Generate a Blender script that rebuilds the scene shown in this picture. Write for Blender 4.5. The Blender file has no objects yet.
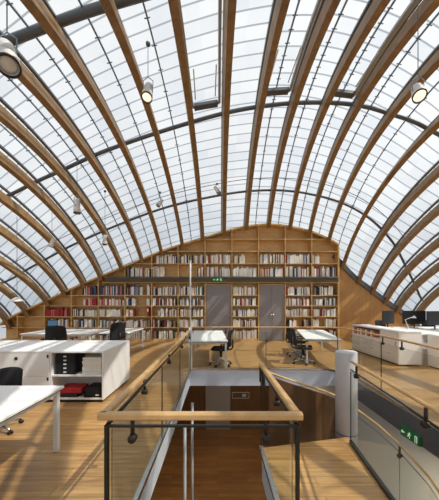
import bpy, math, random
from mathutils import Vector, Matrix
R = random.Random(7)
SC = bpy.context.scene
COL = SC.collection
PI = math.pi

# ------------------------------------------------------------------ materials
def lin(c):
    return tuple(((v/255.)/12.92 if v/255. <= .04045 else ((v/255.+.055)/1.055)**2.4) for v in c)

def newmat(name):
    m = bpy.data.materials.new(name); m.use_nodes = True
    nt = m.node_tree
    return m, nt, nt.nodes, nt.links, nt.nodes['Principled BSDF']

def plain(name, rgb, rough=.5, metal=0., var=.06, scale=30., spec=.5):
    m, nt, N, L, b = newmat(name)
    c = lin(rgb)
    tc = N.new('ShaderNodeTexCoord'); nz = N.new('ShaderNodeTexNoise'); nz.inputs['Scale'].default_value = scale
    L.new(tc.outputs['Object'], nz.inputs['Vector'])
    mx = N.new('ShaderNodeMix'); mx.data_type = 'RGBA'
    mx.inputs[6].default_value = tuple(v*(1-var) for v in c)+(1,)
    mx.inputs[7].default_value = tuple(min(1, v*(1+var)) for v in c)+(1,)
    L.new(nz.outputs['Fac'], mx.inputs[0]); L.new(mx.outputs[2], b.inputs['Base Color'])
    b.inputs['Roughness'].default_value = rough; b.inputs['Metallic'].default_value = metal
    b.inputs['Specular IOR Level'].default_value = spec
    return m

def wood(name, a, b_, rough=.45, stretch=(1, 1, 1), scale=3., coord='Object'):
    m, nt, N, L, b = newmat(name)
    tc = N.new('ShaderNodeTexCoord'); mp = N.new('ShaderNodeMapping'); mp.inputs['Scale'].default_value = stretch
    L.new(tc.outputs[coord], mp.inputs['Vector'])
    nz = N.new('ShaderNodeTexNoise'); nz.inputs['Scale'].default_value = scale; nz.inputs['Detail'].default_value = 6
    nz.inputs['Distortion'].default_value = .6
    L.new(mp.outputs[0], nz.inputs['Vector'])
    cr = N.new('ShaderNodeValToRGB')
    cr.color_ramp.elements[0].position = .3; cr.color_ramp.elements[0].color = lin(a)+(1,)
    cr.color_ramp.elements[1].position = .7; cr.color_ramp.elements[1].color = lin(b_)+(1,)
    L.new(nz.outputs['Fac'], cr.inputs[0]); L.new(cr.outputs[0], b.inputs['Base Color'])
    b.inputs['Roughness'].default_value = rough
    return m

def planks(name, c1, c2, joint, rough=.32, w=1.5, h=.14):
    m, nt, N, L, b = newmat(name)
    tc = N.new('ShaderNodeTexCoord')
    br = N.new('ShaderNodeTexBrick')
    br.inputs['Scale'].default_value = 1.; br.inputs['Brick Width'].default_value = w; br.inputs['Row Height'].default_value = h
    br.inputs['Mortar Size'].default_value = .003; br.inputs['Bias'].default_value = 0.
    br.inputs['Color1'].default_value = lin(c1)+(1,); br.inputs['Color2'].default_value = lin(c2)+(1,)
    br.inputs['Mortar'].default_value = lin(joint)+(1,)
    br.offset = .37
    L.new(tc.outputs['Object'], br.inputs['Vector'])
    mp = N.new('ShaderNodeMapping'); mp.inputs['Scale'].default_value = (1.2, 14, 1)
    L.new(tc.outputs['Object'], mp.inputs['Vector'])
    nz = N.new('ShaderNodeTexNoise'); nz.inputs['Scale'].default_value = 1.6; nz.inputs['Detail'].default_value = 7; nz.inputs['Distortion'].default_value = .8
    L.new(mp.outputs[0], nz.inputs['Vector'])
    cr = N.new('ShaderNodeValToRGB')
    cr.color_ramp.elements[0].position = .3; cr.color_ramp.elements[0].color = (.62, .58, .55, 1)
    cr.color_ramp.elements[1].position = .72; cr.color_ramp.elements[1].color = (1.08, 1.08, 1.08, 1)
    L.new(nz.outputs['Fac'], cr.inputs[0])
    mx = N.new('ShaderNodeMix'); mx.data_type = 'RGBA'; mx.blend_type = 'MULTIPLY'; mx.inputs[0].default_value = 1.
    L.new(br.outputs['Color'], mx.inputs[6]); L.new(cr.outputs[0], mx.inputs[7])
    L.new(mx.outputs[2], b.inputs['Base Color'])
    b.inputs['Roughness'].default_value = rough
    return m

def clear_glass(name, tint=(.945, .96, .95), refl=.07):
    m, nt, N, L, b = newmat(name); N.remove(b)
    out = N['Material Output']
    t = N.new('ShaderNodeBsdfTransparent'); t.inputs[0].default_value = tint+(1,)
    g = N.new('ShaderNodeBsdfGlossy'); g.inputs['Roughness'].default_value = .03
    lw = N.new('ShaderNodeFresnel'); lw.inputs['IOR'].default_value = 1.35
    mm = N.new('ShaderNodeMath'); mm.operation = 'MULTIPLY_ADD'; mm.inputs[1].default_value = .16; mm.inputs[2].default_value = refl*.1
    L.new(lw.outputs[0], mm.inputs[0])
    mx = N.new('ShaderNodeMixShader'); L.new(mm.outputs[0], mx.inputs[0]); L.new(t.outputs[0], mx.inputs[1]); L.new(g.outputs[0], mx.inputs[2])
    L.new(mx.outputs[0], out.inputs['Surface'])
    return m

def roof_glass():
    # glazing with the fine pale perforated scales lying on it: tinted see-through panels, a thin darker line every 0.33 m (UV in metres)
    m, nt, N, L, b = newmat('roof_glazing'); N.remove(b)
    out = N['Material Output']
    uv = N.new('ShaderNodeUVMap'); sx = N.new('ShaderNodeSeparateXYZ'); L.new(uv.outputs[0], sx.inputs[0])
    def math_(op, a, bv):
        n = N.new('ShaderNodeMath'); n.operation = op
        if isinstance(a, (int, float)): n.inputs[0].default_value = a
        else: L.new(a, n.inputs[0])
        if bv is not None:
            if isinstance(bv, (int, float)): n.inputs[1].default_value = bv
            else: L.new(bv, n.inputs[1])
        return n.outputs[0]
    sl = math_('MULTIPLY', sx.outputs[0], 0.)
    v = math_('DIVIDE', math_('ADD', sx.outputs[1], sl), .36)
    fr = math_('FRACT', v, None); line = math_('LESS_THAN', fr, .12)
    cell = math_('FLOOR', v, None)
    wn = N.new('ShaderNodeTexWhiteNoise'); wn.noise_dimensions = '2D'
    cb = N.new('ShaderNodeCombineXYZ'); L.new(math_('FLOOR', math_('MULTIPLY', sx.outputs[0], 2.), None), cb.inputs[0]); L.new(cell, cb.inputs[1])
    L.new(cb.outputs[0], wn.inputs['Vector'])
    pan = N.new('ShaderNodeMix'); pan.data_type = 'RGBA'
    pan.inputs[6].default_value = (.80, .83, .86, 1); pan.inputs[7].default_value = (.90, .92, .93, 1)
    L.new(wn.outputs[0], pan.inputs[0])
    mx = N.new('ShaderNodeMix'); mx.data_type = 'RGBA'
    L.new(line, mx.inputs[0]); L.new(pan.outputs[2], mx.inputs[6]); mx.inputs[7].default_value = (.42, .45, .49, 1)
    t = N.new('ShaderNodeBsdfTransparent'); L.new(mx.outputs[2], t.inputs[0])
    tr = N.new('ShaderNodeBsdfTranslucent'); L.new(mx.outputs[2], tr.inputs[0])
    ms = N.new('ShaderNodeMixShader'); ms.inputs[0].default_value = .30
    L.new(t.outputs[0], ms.inputs[1]); L.new(tr.outputs[0], ms.inputs[2])
    L.new(ms.outputs[0], out.inputs['Surface'])
    return m

def emit(name, rgb, s):
    m, nt, N, L, b = newmat(name)
    b.inputs['Base Color'].default_value = lin(rgb)+(1,)
    b.inputs['Emission Color'].default_value = lin(rgb)+(1,); b.inputs['Emission Strength'].default_value = s
    return m

M = dict(
    floor=planks('floor_oak', (206, 164, 106), (192, 148, 92), (144, 104, 62)),
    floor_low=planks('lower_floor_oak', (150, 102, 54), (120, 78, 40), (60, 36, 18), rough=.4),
    rib=wood('rib_timber', (120, 90, 50), (152, 118, 72), .5, (1, 1, 1), 5),
    shelf=wood('shelf_oak', (206, 166, 104), (226, 190, 130), .45, (1, 1, 6), 3),
    panel=wood('panel_oak', (172, 128, 72), (190, 146, 86), .5, (6, 6, .6), 2),
    rail=wood('rail_oak', (190, 152, 100), (212, 176, 124), .35, (1, 1, 1), 6),
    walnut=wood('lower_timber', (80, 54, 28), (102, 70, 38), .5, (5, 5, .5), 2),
    steel=plain('grey_steel', (126, 146, 164), .6, 0),
    bar=plain('bar_steel', (92, 97, 103), .45, .2),
    vent=plain('vent_aluminium', (168, 173, 178), .5, .0),
    darksteel=plain('dark_bracket', (52, 46, 42), .45, .5),
    chrome=plain('chrome', (200, 200, 200), .2, .9),
    white=plain('white_lacquer', (243, 243, 241), .6, 0, .02, 30, .2),
    whitem=plain('white_metal', (228, 228, 226), .4, 0, .02),
    black=plain('black_fabric', (26, 26, 29), .8, 0, .15, 60),
    blackp=plain('black_plastic', (22, 22, 24), .4),
    greydoor=plain('grey_door', (136, 131, 132), .55, 0, .03, 4),
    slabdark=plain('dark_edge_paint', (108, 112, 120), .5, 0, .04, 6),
    slab=plain('slab_paint', (206, 212, 222), .5, 0, .04, 6),
    plaster=plain('lower_plaster', (214, 218, 222), .7, 0, .04, 5),
    concrete=plain('pale_concrete', (188, 188, 190), .6, 0, .10, 7),
    deck=plain('deck_steel', (84, 74, 58), .6, .2),
    red=plain('red_card', (176, 34, 46), .5),
    paper=plain('paper', (232, 228, 218), .8, 0, .06, 40),
    green=plain('sign_green', (24, 120, 62), .45),
    glass=clear_glass('balustrade_glass'),
    gedge=plain('glass_edge', (24, 34, 30), .3),
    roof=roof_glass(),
    lens=emit('lamp_lens', (255, 238, 205), 1.0),
    lensoff=plain('lamp_lens_unlit', (205, 205, 200), .3),
    screen=emit('screen_blue', (70, 120, 150), .15),
    signface=emit('exit_sign_face', (20, 100, 50), .25),
    signwhite=emit('exit_sign_white', (230, 245, 232), .45),
)
BOOKC = {'cream': (234, 226, 208), 'white': (244, 243, 239), 'grey': (150, 150, 152), 'black': (38, 36, 38), 'red': (170, 40, 40),
         'blue': (58, 84, 130), 'green': (56, 110, 80), 'tan': (186, 142, 96), 'brown': (96, 64, 44), 'pink': (206, 130, 130)}
BM = {k: plain('book_'+k, v, .6, 0, .08) for k, v in BOOKC.items()}

# ------------------------------------------------------------------ mesh builder
class MB:
    def __init__(s): s.v = []; s.f = []; s.m = []; s.sm = []; s.uv = None
    def add(s, vs, fs, mi=0, smooth=False):
        o = len(s.v); s.v += [tuple(p) for p in vs]
        for f in fs: s.f.append(tuple(i+o for i in f)); s.m.append(mi); s.sm.append(smooth)
        return s
    def box(s, x0, x1, y0, y1, z0, z1, mi=0, rot=None):
        vs = [(x, y, z) for z in (z0, z1) for y in (y0, y1) for x in (x0, x1)]
        if rot: vs = [rot @ Vector(p) for p in vs]
        return s.add(vs, [(0, 2, 3, 1), (4, 5, 7, 6), (0, 1, 5, 4), (2, 6, 7, 3), (0, 4, 6, 2), (1, 3, 7, 5)], mi)
    def bbox(s, x0, x1, y0, y1, z0, z1, b=.008, mi=0):   # box with chamfered vertical and top edges
        b = min(b, (x1-x0)*.45, (y1-y0)*.45, (z1-z0)*.45)
        def ring(i, z): return [(x0+b+i, y0+i, z), (x1-b-i, y0+i, z), (x1-i, y0+b+i, z), (x1-i, y1-b-i, z), (x1-b-i, y1-i, z), (x0+b+i, y1-i, z), (x0+i, y1-b-i, z), (x0+i, y0+b+i, z)]
        rings = [ring(b*.6, z0), ring(0, z0+b), ring(0, z1-b), ring(b*.6, z1)]
        vs = sum(rings, []); fs = [tuple(reversed(range(8))), tuple(range(24, 32))]
        for k in range(3):
            for i in range(8): fs.append((k*8+i, k*8+(i+1) % 8, k*8+8+(i+1) % 8, k*8+8+i))
        return s.add(vs, fs, mi)
    def prism(s, poly, z0, z1, mi=0):
        n = len(poly); vs = [(x, y, z0) for x, y in poly]+[(x, y, z1) for x, y in poly]
        fs = [tuple(reversed(range(n))), tuple(range(n, 2*n))]+[(i, (i+1) % n, n+(i+1) % n, n+i) for i in range(n)]
        return s.add(vs, fs, mi)
    def frames(s, pts):
        pts = [Vector(p) for p in pts]; T = []
        for i in range(len(pts)):
            a = pts[max(0, i-1)]; b = pts[min(len(pts)-1, i+1)]; t = (b-a)
            T.append(t.normalized() if t.length > 1e-9 else Vector((0, 0, 1)))
        return pts, T
    def tube(s, pts, r, n=8, mi=0, cap=True):
        pts, T = s.frames(pts); vs = []; u = None
        for i, (p, t) in enumerate(zip(pts, T)):
            if u is None:
                u = t.cross(Vector((0, 0, 1)) if abs(t.z) < .95 else Vector((1, 0, 0))).normalized()
            else:
                u = (u-t*u.dot(t)).normalized()
            w = t.cross(u); rr = r[i] if isinstance(r, (list, tuple)) else r
            for k in range(n):
                a = 2*PI*k/n; vs.append(p+u*math.cos(a)*rr+w*math.sin(a)*rr)
        fs = [(i*n+k, i*n+(k+1) % n, (i+1)*n+(k+1) % n, (i+1)*n+k) for i in range(len(pts)-1) for k in range(n)]
        s.add(vs, fs, mi, n > 4)
        if cap:
            m = len(pts); o = len(s.v)-len(vs)
            s.f += [tuple(o+k for k in reversed(range(n))), tuple(o+(m-1)*n+k for k in range(n))]; s.m += [mi, mi]; s.sm += [False, False]
        return s
    def lathe(s, prof, c=(0, 0, 0), n=20, mi=0, mat=None, smooth=True, cap=True):
        vs = []
        for r, z in prof:
            for k in range(n):
                a = 2*PI*k/n; p = Vector((r*math.cos(a), r*math.sin(a), z))
                if mat: p = mat @ p
                vs.append(p+Vector(c))
        m = len(prof)
        fs = [(i*n+k, i*n+(k+1) % n, (i+1)*n+(k+1) % n, (i+1)*n+k) for i in range(m-1) for k in range(n)]
        if cap: fs += [tuple(reversed(range(n))), tuple((m-1)*n+k for k in range(n))]
        return s.add(vs, fs, mi, smooth)
    def sweep(s, pts, N, w, h, ch=0., mi=0):     # rectangle w (across) by h (along N) swept along pts, chamfer ch
        pts, T = s.frames(pts); vs = []
        if ch: prof = [(-w/2+ch, -h/2), (w/2-ch, -h/2), (w/2, -h/2+ch), (w/2, h/2-ch), (w/2-ch, h/2), (-w/2+ch, h/2), (-w/2, h/2-ch), (-w/2, -h/2+ch)]
        else: prof = [(-w/2, -h/2), (w/2, -h/2), (w/2, h/2), (-w/2, h/2)]
        n = len(prof)
        for p, t, nn in zip(pts, T, N):
            nn = Vector(nn); nn = (nn-t*nn.dot(t)).normalized(); b = t.cross(nn)
            for a, c in prof: vs.append(p+b*a+nn*c)
        fs = [(i*n+k, i*n+(k+1) % n, (i+1)*n+(k+1) % n, (i+1)*n+k) for i in range(len(pts)-1) for k in range(n)]
        m = len(pts); fs += [tuple(reversed(range(n))), tuple((m-1)*n+k for k in range(n))]
        return s.add(vs, fs, mi)
    def sheet(s, path, z0, z1, th, mi=0, edge=None):      # vertical sheet along a plan path; z0, z1 numbers or lists
        P = [Vector((p[0], p[1])) for p in path]; n = len(P); vs = []
        for i, p in enumerate(P):
            t = (P[min(n-1, i+1)]-P[max(0, i-1)]).normalized(); q = Vector((-t.y, t.x))*th/2
            a = z0[i] if isinstance(z0, (list, tuple)) else z0; b = z1[i] if isinstance(z1, (list, tuple)) else z1
            vs += [(p.x-q.x, p.y-q.y, a), (p.x+q.x, p.y+q.y, a), (p.x+q.x, p.y+q.y, b), (p.x-q.x, p.y-q.y, b)]
        fs = []; es = []
        for i in range(n-1):
            for k in range(4):
                (es if k in (0, 2) else fs).append((i*4+k, i*4+(k+1) % 4, i*4+4+(k+1) % 4, i*4+4+k))
        es += [(3, 2, 1, 0), ((n-1)*4, (n-1)*4+1, (n-1)*4+2, (n-1)*4+3)]
        o = len(s.v); s.add(vs, fs, mi)
        for f in es: s.f.append(tuple(i+o for i in f)); s.m.append(mi if edge is None else edge); s.sm.append(False)
        return s
    def build(s, name, mats, parent=None, loc=None, rz=0, uv=None):
        me = bpy.data.meshes.new(name); me.from_pydata([tuple(p) for p in s.v], [], s.f)
        for mt in (mats if isinstance(mats, (list, tuple)) else [mats]): me.materials.append(mt)
        me.polygons.foreach_set('material_index', s.m); me.polygons.foreach_set('use_smooth', s.sm)
        if uv:
            ul = me.uv_layers.new(name='UVMap')
            for lp in me.loops: ul.data[lp.index].uv = uv[lp.vertex_index]
        me.update()
        o = bpy.data.objects.new(name, me); COL.objects.link(o)
        if parent: o.parent = parent
        if loc: o.location = loc
        o.rotation_euler = (0, 0, rz)
        return o

def tag(o, label, cat, group=None, kind=None):
    o['label'] = label; o['category'] = cat
    if group: o['group'] = group
    if kind: o['kind'] = kind
    return o
def thing(name, label, cat, loc=(0, 0, 0), rz=0, group=None):
    o = bpy.data.objects.new(name, None); COL.objects.link(o); o.empty_display_size = .1
    o.location = loc; o.rotation_euler = (0, 0, rz)
    return tag(o, label, cat, group)
def struct(o): o['kind'] = 'structure'; return o
def copy_tree(o, parent=None):
    c = o.copy(); COL.objects.link(c)
    if parent: c.parent = parent
    for ch in o.children: copy_tree(ch, c)
    return c
ORD = ['zeroth', 'first', 'second', 'third', 'fourth', 'fifth', 'sixth', 'seventh', 'eighth', 'ninth', 'tenth', 'eleventh', 'twelfth', 'thirteenth',
       'fourteenth', 'fifteenth', 'sixteenth', 'seventeenth', 'eighteenth', 'nineteenth', 'twentieth', 'twenty-first', 'twenty-second', 'twenty-third',
       'twenty-fourth', 'twenty-fifth', 'twenty-sixth', 'twenty-seventh', 'twenty-eighth', 'twenty-ninth', 'thirtieth', 'thirty-first', 'thirty-second', 'thirty-third', 'thirty-fourth', 'thirty-fifth', 'thirty-sixth', 'thirty-seventh', 'thirty-eighth']

# ------------------------------------------------------------------ camera: eye 1.7 m above the reading room floor, looking along +y
FPX, CX, CY, EH = 270., 218., 304., 1.7
cam = bpy.data.cameras.new('camera'); co = bpy.data.objects.new('camera', cam); COL.objects.link(co)
co.location = (0, 0, EH); co.rotation_euler = (PI/2, 0, 0)
cam.sensor_width = 36; cam.lens = FPX*36/500; cam.shift_x = (219.5-CX)/500; cam.shift_y = (CY-250)/500
cam.clip_start = .05; cam.clip_end = 500
SC.camera = co

# ------------------------------------------------------------------ the shell: egg-shaped vault, sections across x are half ellipses scaled by s(x)
D, D2 = 12.4, 12.85
YC, B0, C0 = 6.4, 8.6, 7.57
KN = [(-16, .55), (-12, .672), (-10, .706), (-8, .739), (-5.4, .803), (-3.7, .853), (-2.45, .893), (-.83, .937), (.14, .963), (1.18, .987), (2.1, .997), (2.9, .994),
      (4.18, .970), (4.9, .944), (5.53, .914), (6.4, .852), (7.28, .813), (8.0, .788), (8.7, .771), (10, .745), (12, .705), (16, .6)]
def herm(T, x):
    n = len(T)
    if x <= T[0][0]: return T[0][1]
    if x >= T[-1][0]: return T[-1][1]
    i = max(k for k in range(n-1) if T[k][0] <= x)
    def sl(k):
        if k == 0: return (T[1][1]-T[0][1])/(T[1][0]-T[0][0])
        if k == n-1: return (T[-1][1]-T[-2][1])/(T[-1][0]-T[-2][0])
        return (T[k+1][1]-T[k-1][1])/(T[k+1][0]-T[k-1][0])
    h = T[i+1][0]-T[i][0]; t = (x-T[i][0])/h
    return (2*t**3-3*t**2+1)*T[i][1]+(t**3-2*t**2+t)*h*sl(i)+(-2*t**3+3*t**2)*T[i+1][1]+(t**3-t**2)*h*sl(i+1)
def S(x): return herm(KN, x)
def arch_z(x, y=D):
    q = S(x)**2-((y-YC)/B0)**2
    return C0*math.sqrt(q) if q > 0 else 0.
def shell(x, th, off=0.):
    s = S(x); p = Vector((x, YC+B0*s*math.cos(th), C0*s*math.sin(th)))
    ds = (S(x+.15)-S(x-.15))/.3
    F = max(s, .01); g = Vector((-ds, (p.y-YC)/(B0*B0*F), p.z/(C0*C0*F))).normalized()
    return p+g*off, g
RIB = {-11: (-16., 6.5), -10: (-13.6, 5.1), -9: (-11.17, 3.69), -8: (-8.94, 2.21), -7: (-7.46, 1.58), -6: (-6.2, 1.05), -5: (-5.07, .88), -4: (-3.95, .66), -3: (-2.9, .46), -2: (-1.84, .32),
       -1: (-.79, .13), 0: (.22, .08), 1: (1.21, .17), 2: (2.17, .33), 3: (3.07, .50), 4: (3.93, .58), 5: (4.89, .40), 6: (5.98, -.02), 7: (7.07, -.47), 8: (8.33, -1.14),
       9: (10.02, -2.27), 10: (12.0, -3.7), 11: (14.2, -5.0)}
def ribx(k, th):
    i = math.floor(k); t = k-i
    a, b = RIB[i]
    if t: a2, b2 = RIB[i+1]; a = a*(1-t)+a2*t; b = b*(1-t)+b2*t
    return a+b*math.cos(th)**2
def rp(k, th, off=0.): return shell(ribx(k, th), th, off)
def th_at(k, yD):       # angle where rib k meets the plane y = yD
    lo, hi = .02, PI/2
    for _ in range(40):
        m = (lo+hi)/2
        if rp(k, m)[0].y > yD: lo = m
        else: hi = m
    return lo
TH_END = PI-.42
def arange(a, b, n): return [a+(b-a)*i/n for i in range(n+1)]
P1 = [(-16, .2), (-12, .36), (-9.88, .463), (-9.2, .507), (-8.6, .560), (-7.6, .638), (-6.5, .718), (-5.5, .778), (-4.5, .830), (-3.1, .889), (-1.6, .934), (.24, .960), (1.4, .967), (3, .966), (3.9, .956),
      (5.2, .928), (6.5, .855), (7.6, .729), (8.5, .571), (9.2, .43), (9.7, .312), (11, .15), (15, .1)]
P2 = [(-16, .75), (-12, .92), (-9, 1.05), (-7.34, 1.112), (-6.1, 1.176), (-4.95, 1.226), (-3.7, 1.276), (-2.9, 1.297), (-1.2, 1.336), (.2, 1.359), (1.6, 1.369), (2.6, 1.376), (3.6, 1.385), (4.4, 1.385),
      (5, 1.380), (5.9, 1.376), (8, 1.34), (11, 1.2), (15, 1.0)]
P3 = [(-16, 1.6), (-8, 1.70), (-3.9, 1.742), (-2.1, 1.758), (0, 1.765), (4, 1.76), (9, 1.72), (15, 1.6)]
def purlin_th(T, k):    # angle at which purlin crosses rib k
    th = 1.
    for _ in range(25): th = herm(T, ribx(k, th))
    return th

side = lambda k: 'left' if k < 0 else 'right'
for k in range(-11, 12):
    end = D+.10 if k <= 5 else D2+.05
    ths = arange(th_at(k, end), TH_END, 56)
    pts = []; nn = []
    for th in ths:
        p, g = rp(k, th); pts.append(p); nn.append(g)
    lab = 'curved timber roof rib running straight overhead in the middle' if k == 0 else 'curved timber roof rib, %s to the %s of the middle overhead rib' % (ORD[abs(k)], side(k))
    root = thing('timber_rib', lab, 'roof rib', tuple(pts[0]), 0, 'timber ribs of the glass vault')
    o = MB().sweep([p-pts[0] for p in pts], nn, .155, .34, .012).build('beam', M['rib'], root)
    sh = MB()
    for T in (P1, P2, P3):
        th = purlin_th(T, k)
        if th > ths[0]+.02:
            a, g = rp(k, th, .15); b, _ = rp(k, th, .36)
            MB().tube([a-pts[0], b-pts[0]], .028, 8).build('bracket', M['bar'], root)
    # the dark edge bar of the glazing, carried on the rib by short studs
    wide = 60
    th0 = th_at(k, 12.95)
    e = MB(); ep = []; en = []
    for th in arange(max(.03, th0), TH_END, 56):
        p, g = rp(k, th, .42); ep.append(p-pts[0]); en.append(g)
    e.sweep(ep, en, .07, .07)
    e.build('glazing_bar', M['bar'], root)

# glazed bays
for i, k in enumerate(range(-11, 11)):
    nu, nv = 4, 56
    tha, thb = .03, PI-.30
    mb = MB(); uv = []; vs = []
    acc = [0.]*(nu+1); prev = [None]*(nu+1)
    for j in range(nv+1):
        for q in range(nu+1):
            th = tha+(thb-tha)*j/nv
            p, g = rp(min(k+q/nu, 10.9999), th, .45)
            if prev[q] is not None: acc[q] += (p-prev[q]).length
            prev[q] = p; vs.append(p)
            uv.append((q/nu*1.0+k*3.0, 0.))
        for q in range(nu+1): uv[-1-q] = (uv[-1-q][0], acc[nu//2]+(.06*k if k >= 0 else .085*k)*(nu-q)/nu)
    fs = [(j*(nu+1)+q, j*(nu+1)+q+1, (j+1)*(nu+1)+q+1, (j+1)*(nu+1)+q) for j in range(nv) for q in range(nu)]
    mb.add(vs, fs)
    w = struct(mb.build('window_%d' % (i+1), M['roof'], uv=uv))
    if k not in (-6, -5, -4, -3, -2, 1, 2, 3, 4, 5): continue
    c = MB(); mp = []; mn = []
    km = k+.5
    for th in arange(max(.04, th_at(km, 12.95)), TH_END, 56):
        p, g = rp(km, th, .42); mp.append(p); mn.append(g)
    c.sweep(mp, mn, .034, .035)
    d = 0.
    for a, b, g in zip(mp, mp[1:], mn):          # small clips along the bar, evenly spaced
        d += (b-a).length
        if d > .32:
            d = 0.
            bb = (b-a).normalized().cross(g)
            c.tube([a-bb*.06-g*.02, a+bb*.06-g*.02], .012, 5)
    c.build('middle_bar', M['steel'], w)

# steel purlins and the thin cable that follows the lowest one
def purlin(T, label, off, r, name='steel_purlin', dth=0., cat='purlin', k0=-11, k1=11, mat='bar'):
    pts = []
    for i in range((k1-k0)*4+1):
        k = min(k0+i/4, k1-.0001); th = purlin_th(T, k)+dth
        p, g = rp(k, th, off)
        if p.z > .3: pts.append(p)
    mb = MB().tube(pts, r, 8)
    return tag(mb.build(name, M[mat]), label, cat)
purlin(P1, 'dark steel purlin tube curving across the vault just above the bookcase', .36, .05)
purlin(P2, 'dark steel purlin tube crossing the vault halfway up the glazing', .36, .06)
p3 = purlin(P3, 'heavy grey steel purlin crossing near the crown, seen at the upper left corner', .36, .085)
purlin(P1, 'thin dark cable running across the vault just over the lowest purlin', .28, .013, 'cable', .075, 'cable', -9, 8)

# opening roof vents near the crown
def bay_frame(root, ka, kb, t0, t1, off, w, h, mat, base):
    # four bars round the opening
    cs = [(ka, t0), (kb, t0), (kb, t1), (ka, t1)]
    for a, b in zip(cs, cs[1:]+cs[:1]):
        pts = []; nn = []
        for i in range(13):
            u = i/12; k = a[0]+(b[0]-a[0])*u; th = a[1]+(b[1]-a[1])*u
            p, g = rp(k, th, off); pts.append(p-base); nn.append(g)
        MB().sweep(pts, nn, w, h).build('frame_bar', mat, root)
for k, lab in ((-1, 'opening roof vent in the bay just left of the middle overhead rib'),
               (1, 'opening roof vent in the first bay right of the two central bays'),
               (3, 'large opening roof vent with paired rails at the upper right')):
    t0, t1 = 1.425 if k > 0 else 1.41, 1.86
    base = rp(k+.5, t0, .30)[0]
    root = thing('roof_vent', lab, 'roof vent', tuple(base), 0, 'opening roof vents')
    bay_frame(root, k+.12, k+.88, t0, t1, .33, .11 if k == 3 else .06, .08, M['vent'], base)
    a = []; nn = []
    for i in range(7):
        p, g = rp(k+.16+.66*i/6, t0+.004, .27); a.append(p-base); nn.append(g)
    MB().sweep(a, nn, .17, .09).build('motor_box', M['bar'], root)
    for q in (.22, .76):
        p, g = rp(k+q, t0+.03, .30); p2, g2 = rp(k+q+.02, t0+.15, .20)
        MB().tube([p-base, p2-base], .016, 8).build('actuator', M['whitem'], root)

# ------------------------------------------------------------------ floors and slab
xs_at = {  # plan lines of the stair openings at each y
    -2.6: (-12.5, -.72, .52, 1.02, 2.60, 13.), 1.66: (-12.5, -.72, .52, 1.42, 2.76, 13.), 3.45: (-12.5, -.72, .52, 1.66, 2.96, 13.),
    6.87: (-12.5, -.72, .52, 1.66, 3.06, 13.), 13.6: (-12.5, -.72, .52, 1.66, 3.06, 13.)}
ys = sorted(xs_at)
solid = {(i, j) for i in range(5) for j in range(4)}
solid -= {(1, 1), (1, 2), (2, 2), (3, 0), (3, 1), (3, 2)}
mb = MB()
TH = .38
for (i, j) in solid:
    a, b = xs_at[ys[j]], xs_at[ys[j+1]]
    yy = lambda i_, j_: ys[j_]-(.26 if (i_, j_) == (2, 2) else 0)
    q = [(a[i], yy(i, j)), (a[i+1], yy(i+1, j)), (b[i+1], yy(i+1, j+1)), (b[i], yy(i, j+1))]
    mb.add([(x, y, 0) for x, y in q], [(0, 1, 2, 3)], 0)
    mb.add([(x, y, -TH) for x, y in q], [(3, 2, 1, 0)], 1)
    for e, (di, dj) in enumerate(((0, -1), (1, 0), (0, 1), (-1, 0))):
        if (i+di, j+dj) not in solid:
            (x0, y0), (x1, y1) = q[e], q[(e+1) % 4]
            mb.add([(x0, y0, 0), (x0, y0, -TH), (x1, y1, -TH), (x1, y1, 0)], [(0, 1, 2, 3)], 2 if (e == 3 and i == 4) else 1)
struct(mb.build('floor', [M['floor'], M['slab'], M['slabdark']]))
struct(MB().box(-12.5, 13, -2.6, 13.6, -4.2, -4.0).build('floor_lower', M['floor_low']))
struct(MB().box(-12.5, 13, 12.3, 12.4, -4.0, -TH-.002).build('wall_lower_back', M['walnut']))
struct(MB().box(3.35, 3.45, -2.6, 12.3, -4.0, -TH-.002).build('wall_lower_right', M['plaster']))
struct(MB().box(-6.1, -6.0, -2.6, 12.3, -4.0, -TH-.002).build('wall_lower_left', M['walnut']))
struct(MB().box(-6.1, 3.45, -2.7, -2.6, -4.0, -TH-.002).build('wall_lower_front', M['plaster']))
d3 = struct(MB().box(-.56, .56, 12.26, 12.3, -4.0, -1.95).build('door_3', M['greydoor']))
mb = MB(); mb.box(-.62, -.56, 12.25, 12.3, -4, -1.89); mb.box(.56, .62, 12.25, 12.3, -4, -1.89); mb.box(-.56, .56, 12.25, 12.3, -1.95, -1.89)
mb.build('door_frame', M['walnut'], d3)
t = thing('wall_plaque', 'small pale outlined plaque on the lower storey timber wall beside the grey door', 'plaque', (1.03, 12.28, -2.45))
mb = MB(); mb.box(-.39, .39, -.02, .02, -.14, -.12); mb.box(-.39, .39, -.02, .02, .12, .14); mb.box(-.39, -.37, -.02, .02, -.12, .12); mb.box(.37, .39, -.02, .02, -.12, .12)
mb.build('border', M['vent'], t); MB().box(.08, .24, -.02, .02, -.06, .06).build('emblem', M['vent'], t); MB().box(-.37, .37, -.008, .018, -.12, .12).build('plate', M['walnut'], t)

# ------------------------------------------------------------------ walls at the back: timber end panel right of the bookcase
poly = []
xr = arange(5.45, 10.2, 24)
top = [(x, max(.2, arch_z(x, D2)-.02)) for x in xr]
n = len(top); mb = MB(); vs = []
for y in (D2, D2+.12):
    for x, z in top: vs += [(x, y, 0), (x, y, z)]
fs = []
for i in range(n-1):
    fs.append((2*i, 2*i+2, 2*i+3, 2*i+1)); o = 2*n; fs.append((o+2*i+1, o+2*i+3, o+2*i+2, o+2*i)); fs.append((2*i+1, 2*i+3, o+2*i+3, o+2*i+1))
fs += [(0, 1, 2*n+1, 2*n), (2*n-2, 4*n-2, 4*n-1, 2*n-1)]
mb.add(vs, fs)
wb = struct(mb.build('wall_back', M['panel']))
tp = [Vector((x, D2-.03, z)) for x, z in top]
struct(MB().sweep(tp, [Vector((.3, 0, 1))]*n, .14, .20).build('trim_1', M['bar']))

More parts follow.
